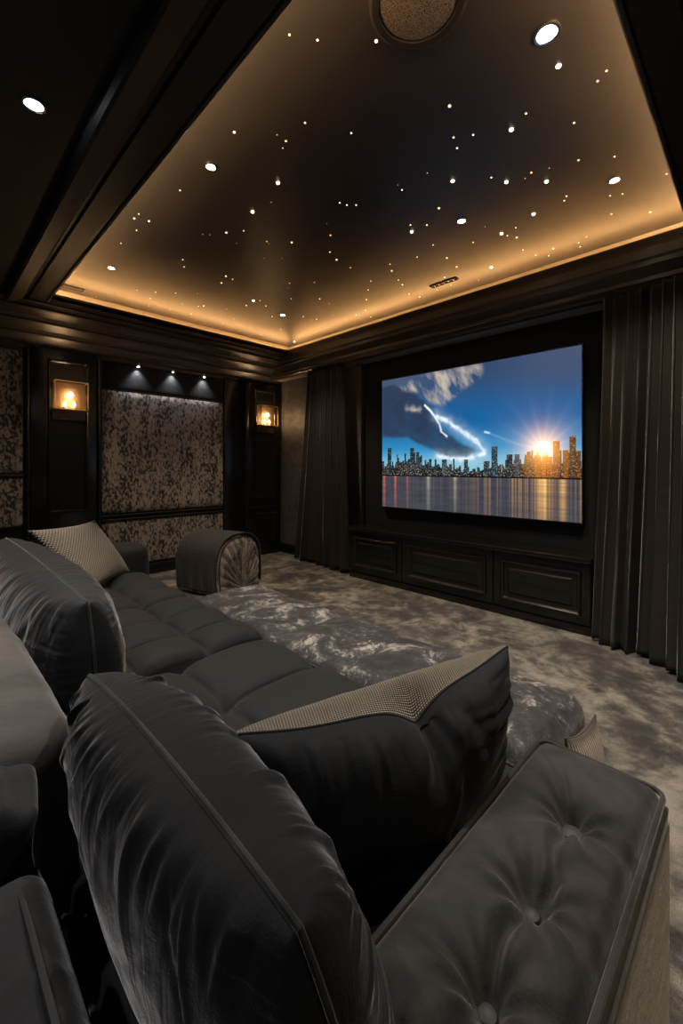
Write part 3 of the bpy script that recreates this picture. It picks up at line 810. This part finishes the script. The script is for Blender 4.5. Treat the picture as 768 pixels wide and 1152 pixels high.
# far arm
arm2 = soft_box('armrest', (.22,3.42,.06), (1.30,3.70,.69), .07, (50,24,30), M['seat_velvet'], sofa, puff=(.02,.0,.015))
MB().tube([(1.305,3.49,.1),(1.305,3.49,.60),(1.303,3.52,.655),(1.303,3.60,.655),(1.305,3.63,.60),(1.305,3.63,.1)], .004, 6).build('piping', M['arm_velvet'], arm2)
# back frame behind the cushions
def bdisp(W, n, P):
    W[:,0] += .010*(fbm(W[:,1]*4, W[:,2]*7, 8)-.5)*2; W[:,2] += .012*(fbm(W[:,1]*3, W[:,0]*9, 2)-.5)*np.clip(n[:,2],0,1); return W
o = soft_box('back_frame', (-.14,.96,.06), (.235,3.70,.80), .07, (36,150,50), M['taupe_velvet'], sofa, bdisp, puff=(.01,0,.025)); o['label'] = 'smooth taupe velvet back frame'
o = soft_box('back_frame', (-.10,.12,.06), (.125,.95,.52), .03, (16,50,30), M['black_velvet'], sofa)
def pdisp(W, n, P):
    W[:,2] += .005*(folds(P[:,1], P[:,0]*.5+.4, 14, 44, .9, (.03,.08)))*np.clip(n[:,2],0,1); return W
bk = soft_box('back_pad', (-.30,.14,.30), (.135,.77,.72), .035, (70,80,30), M['throw_velvet'], sofa, pdisp, puff=(0,0,.015))
MB().tube([(.100,.165,.717),(.100,.3,.728),(.100,.5,.732),(.100,.65,.726),(.100,.745,.715),(.102,.768,.69),(.102,.770,.5)], .0045, 8).build('piping', M['button'], bk)

# folded throw over the back, between the pad and the frame
def tdisp(W, n, P):
    W[:,0] += .016*np.sin(W[:,2]*26+W[:,1]*14)*np.clip(n[:,0],0,1)*(1-np.clip((W[:,2]-.5)/.3,0,1)*.3)
    W[:,2] += .022*np.exp(-((W[:,0]-.085)/.02)**2)*np.clip(n[:,2],0,1) - .03*np.exp(-((W[:,0]-.03)/.03)**2-((W[:,1]-.865)/.035)**2)*np.clip(n[:,2],0,1)
    return W
o = soft_box('folded_blanket', (-.20,.785,.525), (.140,.950,.775), .022, (60,50,60), M['throw_velvet'], None, tdisp)
tag(o, 'dark folded blanket over the sofa back at the left edge, behind the big near cushion', 'blanket')

# ------------------------------------------------------------------ ottoman bench in front of the seats
def ben(W, n, P):
    up = np.clip(n[:,2],0,1)
    a = np.abs(np.sin(PI*(W[:,1]-.36)/.46)); b = np.abs(np.sin(PI*(W[:,0]-1.24)/.52))
    h = .030*a**.4*b**.35 + .010*(fbm(W[:,0]*8,W[:,1]*8,6)-.5)
    for k in range(5):
        y = .36+.46*k; r_ = np.hypot(W[:,0]-1.5, W[:,1]-y); h -= .016*np.exp(-(r_/.04)**2)
    W[:,2] += h*up; return W
t = empty('ottoman_bench', (1.49,1.5,0), 'long low bench in mottled silver and black crushed velvet, along the sofa front', 'ottoman')
soft_box('seat', (1.235,.465,.12), (1.755,2.62,.445), .055, (56,230,24), M['crushed_velvet'], t, ben)
for x in (1.32,1.67):
    for y in (.56,2.5): MB().box((x-.03,y-.03,0),(x+.03,y+.03,.13),.004).build('leg', M['matte_black'], t)
P = []
MB().tube([(1.233,y,.425) for y in np.linspace(.52,2.57,20)], .005, 6).build('piping', M['arm_velvet'], t)

# ------------------------------------------------------------------ loose pillows
def chop_pillow():
    A = np.array((.385,.655)); B = np.array((1.015,.445)); w = np.linalg.norm(B-A); d = (B-A)/w; n = np.array((d[1],-d[0]))   # n points to the viewer
    t = empty('throw_pillow', (*((A+B)/2), .46), 'black velvet pillow with a woven tan top dented in the middle, on the near seat', 'pillow')
    zb, zt = .50, .848; N = 150
    u = np.linspace(-1,1,N)
    dip = .050*np.exp(-(np.abs(u-.12)/.16)**1.3) + .030*(1-u**2)**.8
    crest = zt - .004*(1-u**2)+.014*u
    seam = zt - dip*(1-u**6) + .014*u
    ys = -.02*(1-u**2)-.025*np.exp(-((u-.16)/.25)**2)*0           # seam towards viewer (+)
    pt = lambda uu, off, z: np.stack([(A[0]+B[0])/2+d[0]*w/2*uu+n[0]*off, (A[1]+B[1])/2+d[1]*w/2*uu+n[1]*off, z],-1)
    # black front
    v = np.sin(np.linspace(-1,1,N)*PI/2)*.5+.5
    U, Vv = np.meshgrid(u, v, indexing='ij')
    wid = 1-.10*np.sin(Vv*PI)-.10*(1-Vv)
    top = np.broadcast_to(seam[:,None], U.shape)
    bot = zb + .015*U**2
    Z = bot+(top-bot)*Vv
    th = .125*np.clip((1-U**2)*(1-(2*Vv-1)**2),0,1)**.42
    c0 = 1-Vv
    notch = -.030*np.exp(-((U-.16)/.09)**2)*np.exp(-c0/.25)
    F_ = folds(U, 2*Vv-1, 34, 71, .9, (.012,.04), 1.)+folds((2*Vv-1), U, 20, 72, .5, (.02,.05))
    fan = np.cos(np.arctan2(U-.16, c0+.12)*11)*np.exp(-np.hypot(U-.16, c0)/.35)*.006
    env = np.clip((1-U**2)*(1-(2*Vv-1)**2)*12,0,1)
    off = .025*(1-U**2)*Vv + th + (F_*.0075+fan+notch)*env
    Pf = pt(U*wid, off, Z)
    mesh('front_panel', Pf.reshape(-1,3), grid_faces(N,N), M['pillow_velvet'], t)
    # woven top and back
    K = 60; k = np.linspace(0,1,K); U2, K2 = np.meshgrid(u, k, indexing='ij')
    e = (1-U2**2)
    seam2 = np.broadcast_to(seam[:,None], U2.shape); cr2 = np.broadcast_to(crest[:,None], U2.shape)
    so = .025*e
    kk = np.clip(K2/.35,0,1); kb = np.clip((K2-.35)/.65,0,1)
    off2 = so + (-.050*e**.6)*kk**.8 - .07*e**.5*np.sin(kb*PI)*1. + .05*e**.5*kb*.6
    Z2 = seam2+(cr2-seam2)*np.sin(kk*PI/2) - (cr2-zb)*(kb**1.3)
    wid2 = 1-.10*np.sin((1-kb)*PI)*(kb > 0)-.10*kb
    Pb = pt(U2*wid2, off2, Z2+.003*(fbm(U2*6+9,K2*6,4)-.5))
    o = mesh('back_panel', Pb.reshape(-1,3), grid_faces(N,K,0,True), M['tan_weave'], t, uv=np.stack([(U2+1)/2, K2*1.6],-1).reshape(-1,2)); o['label'] = 'woven tan fabric'
    MB().tube(Pf[:, -1], .003, 8).build('piping', M['pillow_velvet'], t)
    MB().tube(Pf[-1], .003, 8).build('piping', M['pillow_velvet'], t)
    MB().tube(Pf[0], .003, 8).build('piping', M['pillow_velvet'], t)
chop_pillow()

def flat_pillow(name, c00, c10, c11, c01, T, mat, label, seed, edge=None, N=70):
    """pillow from its four corners (world)"""
    c = [np.array(q, float) for q in (c00,c10,c11,c01)]
    u, v = np.meshgrid(np.sin(np.linspace(-1,1,N)*PI/2), np.sin(np.linspace(-1,1,N)*PI/2), indexing='ij')
    a, b = (u*(1-.09*(1-v*v)*u*u)+1)/2, (v*(1-.09*(1-u*u)*v*v)+1)/2
    P = ((1-a)*(1-b))[...,None]*c[0]+(a*(1-b))[...,None]*c[1]+(a*b)[...,None]*c[2]+((1-a)*b)[...,None]*c[3]
    n = np.cross(c[1]-c[0], c[3]-c[0]); n /= np.linalg.norm(n)
    th = T/2*np.clip((1-u*u)*(1-v*v),0,1)**.45 + .004*(fbm(u*3+5,v*3+5,seed)-.5)*np.clip((1-u*u)*(1-v*v)*9,0,1)
    V = np.concatenate([(P+n*th[...,None]).reshape(-1,3), (P-n*th[...,None]).reshape(-1,3)])
    uv = np.stack([(u+1)/2,(v+1)/2],-1).reshape(-1,2)
    t = empty(name, (*V.mean(0)[:2], V[:,2].min()), label, 'pillow')
    mesh('cover', V, np.concatenate([grid_faces(N,N), grid_faces(N,N,N*N,True)]), mat, t, uv=np.concatenate([uv,uv]))
    if edge:
        mb = MB(); Q = P[0] if edge == 'u0' else P[:,0]
        rng = np.random.default_rng(3)
        L = np.r_[0,np.cumsum(np.linalg.norm(np.diff(Q,axis=0),axis=1))]
        for s in np.arange(0, L[-1], .020):
            p = np.array([np.interp(s, L, Q[:,i]) for i in range(3)])+n*.004
            mb.lathe(p, [(.003,-.012),(.010,-.006),(.012,.002),(.006,.011)], 8)
        mb.build('pompom_trim', M['button'], t)['kind'] = 'stuff'
    MB().tube(np.concatenate([P[:,0],P[-1],P[::-1,-1],P[::-1,0]])[::3], .003, 6, True).build('piping', mat, t)
    return t
# far woven pillow leaning on the long back cushion: corners from the photo at plausible heights
flat_pillow('throw_pillow', at(97,668,.53), at(146,643,.50), at(106,586,.95), at(31,597,.93), .15, M['beige_weave'], 'beige woven square pillow leaning on the far end of the long back cushion', 4, 'u0')
flat_pillow('throw_pillow', (1.33,.37,.005), (1.56,.335,.005), (1.585,.40,.480), (1.40,.435,.472), .09, M['rib_weave'], 'small striped tan pillow corner poking out behind the near armrest', 6)

# ------------------------------------------------------------------ rounded pouf with a knitted throw
def pouf():
    c = np.array((2.37,3.86)); ax = np.array((.26,-.966)); sd = np.array((.966,.26))
    R, H, L = .30, .585, .62
    def arch(n, R_, H_, z0=0.02):
        P = []
        for k in range(n):
            a = PI*k/(n-1); q = 2.5
            x = R_*np.sign(math.cos(a))*abs(math.cos(a))**(2/q); z = .28+(H_-.28)*abs(math.sin(a))**(2/q); P.append((x,z))
        return [(R_*.96, z0), (R_*.99, .15)]+P+[(-R_*.99, .15), (-R_*.96, z0)]
    W = lambda x, y, z: (c[0]+sd[0]*x-ax[0]*y, c[1]+sd[1]*x-ax[1]*y, z)      # y = depth behind the face
    t = empty('pouf', (*(c-ax*L/2), 0), 'rounded barrel pouf with a fluted crushed velvet front, beyond the bench', 'pouf')
    A = arch(41, R, H); n = len(A); V = []; 
    ys = [0,.015,.05,L-.05,L-.01,L]; sc_ = [.95,.985,1,1,.98,.93]
    for y, s in zip(ys, sc_):
        for x, z in A: V.append(W(x*s, y, .02+(z-.02)*(.5+.5*s)))
    F = [(i*n+j, i*n+j+1, (i+1)*n+j+1, (i+1)*n+j) for i in range(5) for j in range(n-1)]+[tuple(range(5*n,6*n))]
    mesh('body', V, F, M['pouf_velvet'], t)
    # fluted face: fan of channels from the bottom centre
    K = 26; V = []; aa = []
    for i in range(K):
        s = i/(K-1)
        for x, z in A:
            pass
    na = 200; Ai = np.array(A); Ln = np.r_[0,np.cumsum(np.linalg.norm(np.diff(Ai,axis=0),axis=1))]
    q = np.linspace(0,Ln[-1],na); bx = np.interp(q,Ln,Ai[:,0]); bz = np.interp(q,Ln,Ai[:,1])
    for i in range(K):
        s = (i+.02)/(K-1+.02)
        x = bx*s*.95; z = .05+(bz*.975-.05)*s
        out = .035*(1-s**3) + .034*np.abs(np.sin(np.linspace(0,1,na)*PI*14))*(s**.8)*(1-s**12)
        V += [W(x[j], -out[j], z[j]) for j in range(na)]
    o = mesh('front', V, grid_faces(K,na), M['pouf_velvet'], t)
    MB().tube([W(x*.955, -.004, .02+(z-.02)*.98) for x, z in A], .006, 6).build('piping', M['black_velvet'], t)
    for x in (-.2,.2):
        for y in (.08,L-.08):
            p = W(x,y,0); MB().lathe(p, [(.018,0),(.022,.03)], 10).build('foot', M['matte_black'], t)
    # throw
    B = np.array(arch(60, R+.014, H+.016, .06)); Ln = np.r_[0,np.cumsum(np.linalg.norm(np.diff(B,axis=0),axis=1))]
    na = 120; q = np.linspace(0,Ln[-1],na); bx = np.interp(q,Ln,B[:,0]); bz = np.interp(q,Ln,B[:,1]); KY = 40
    V = []; UV = []
    for i in range(KY):
        y = .0+(L-.04)*i/(KY-1)
        for j in range(na):
            low = np.clip(1-bz[j]/.4,0,1)
            w = .012*low*math.sin(y*42+1.) + .004*math.sin(y*25+j*.2)
            sg = 1 if bx[j] > 0 else -1
            V.append(W(bx[j]+sg*max(w,-.002)+sg*.004, y, bz[j])); UV.append((j/na, i/KY))
    o = mesh('knitted_throw', V, grid_faces(KY,na), M['knit'], None, uv=UV)
    s = o.modifiers.new('thick','SOLIDIFY'); s.thickness = .012; s.offset = 1
    tag(o, 'charcoal knitted throw draped over the rounded pouf', 'blanket')
pouf()

# ------------------------------------------------------------------ camera, world, colour
w = bpy.data.worlds.new('World'); bpy.context.scene.world = w; w.use_nodes = True
w.node_tree.nodes['Background'].inputs[0].default_value = (.6,.65,.8,1); w.node_tree.nodes['Background'].inputs[1].default_value = .01
cd = bpy.data.cameras.new('Camera'); cam = bpy.data.objects.new('Camera', cd); COL.objects.link(cam)
cam.location = (0,0,EYE); cam.rotation_euler = (PI/2, 0, -PI/4)
cd.sensor_fit = 'HORIZONTAL'; cd.sensor_width = 36.; cd.lens = 36.*478/768; cd.shift_y = -51/768.; cd.clip_start = .02
sc = bpy.context.scene; sc.camera = cam
sc.view_settings.view_transform = 'Standard'; sc.view_settings.look = 'None'
sc.view_settings.gamma = 1; sc.view_settings.exposure = 0; sc.view_settings.use_curve_mapping = False
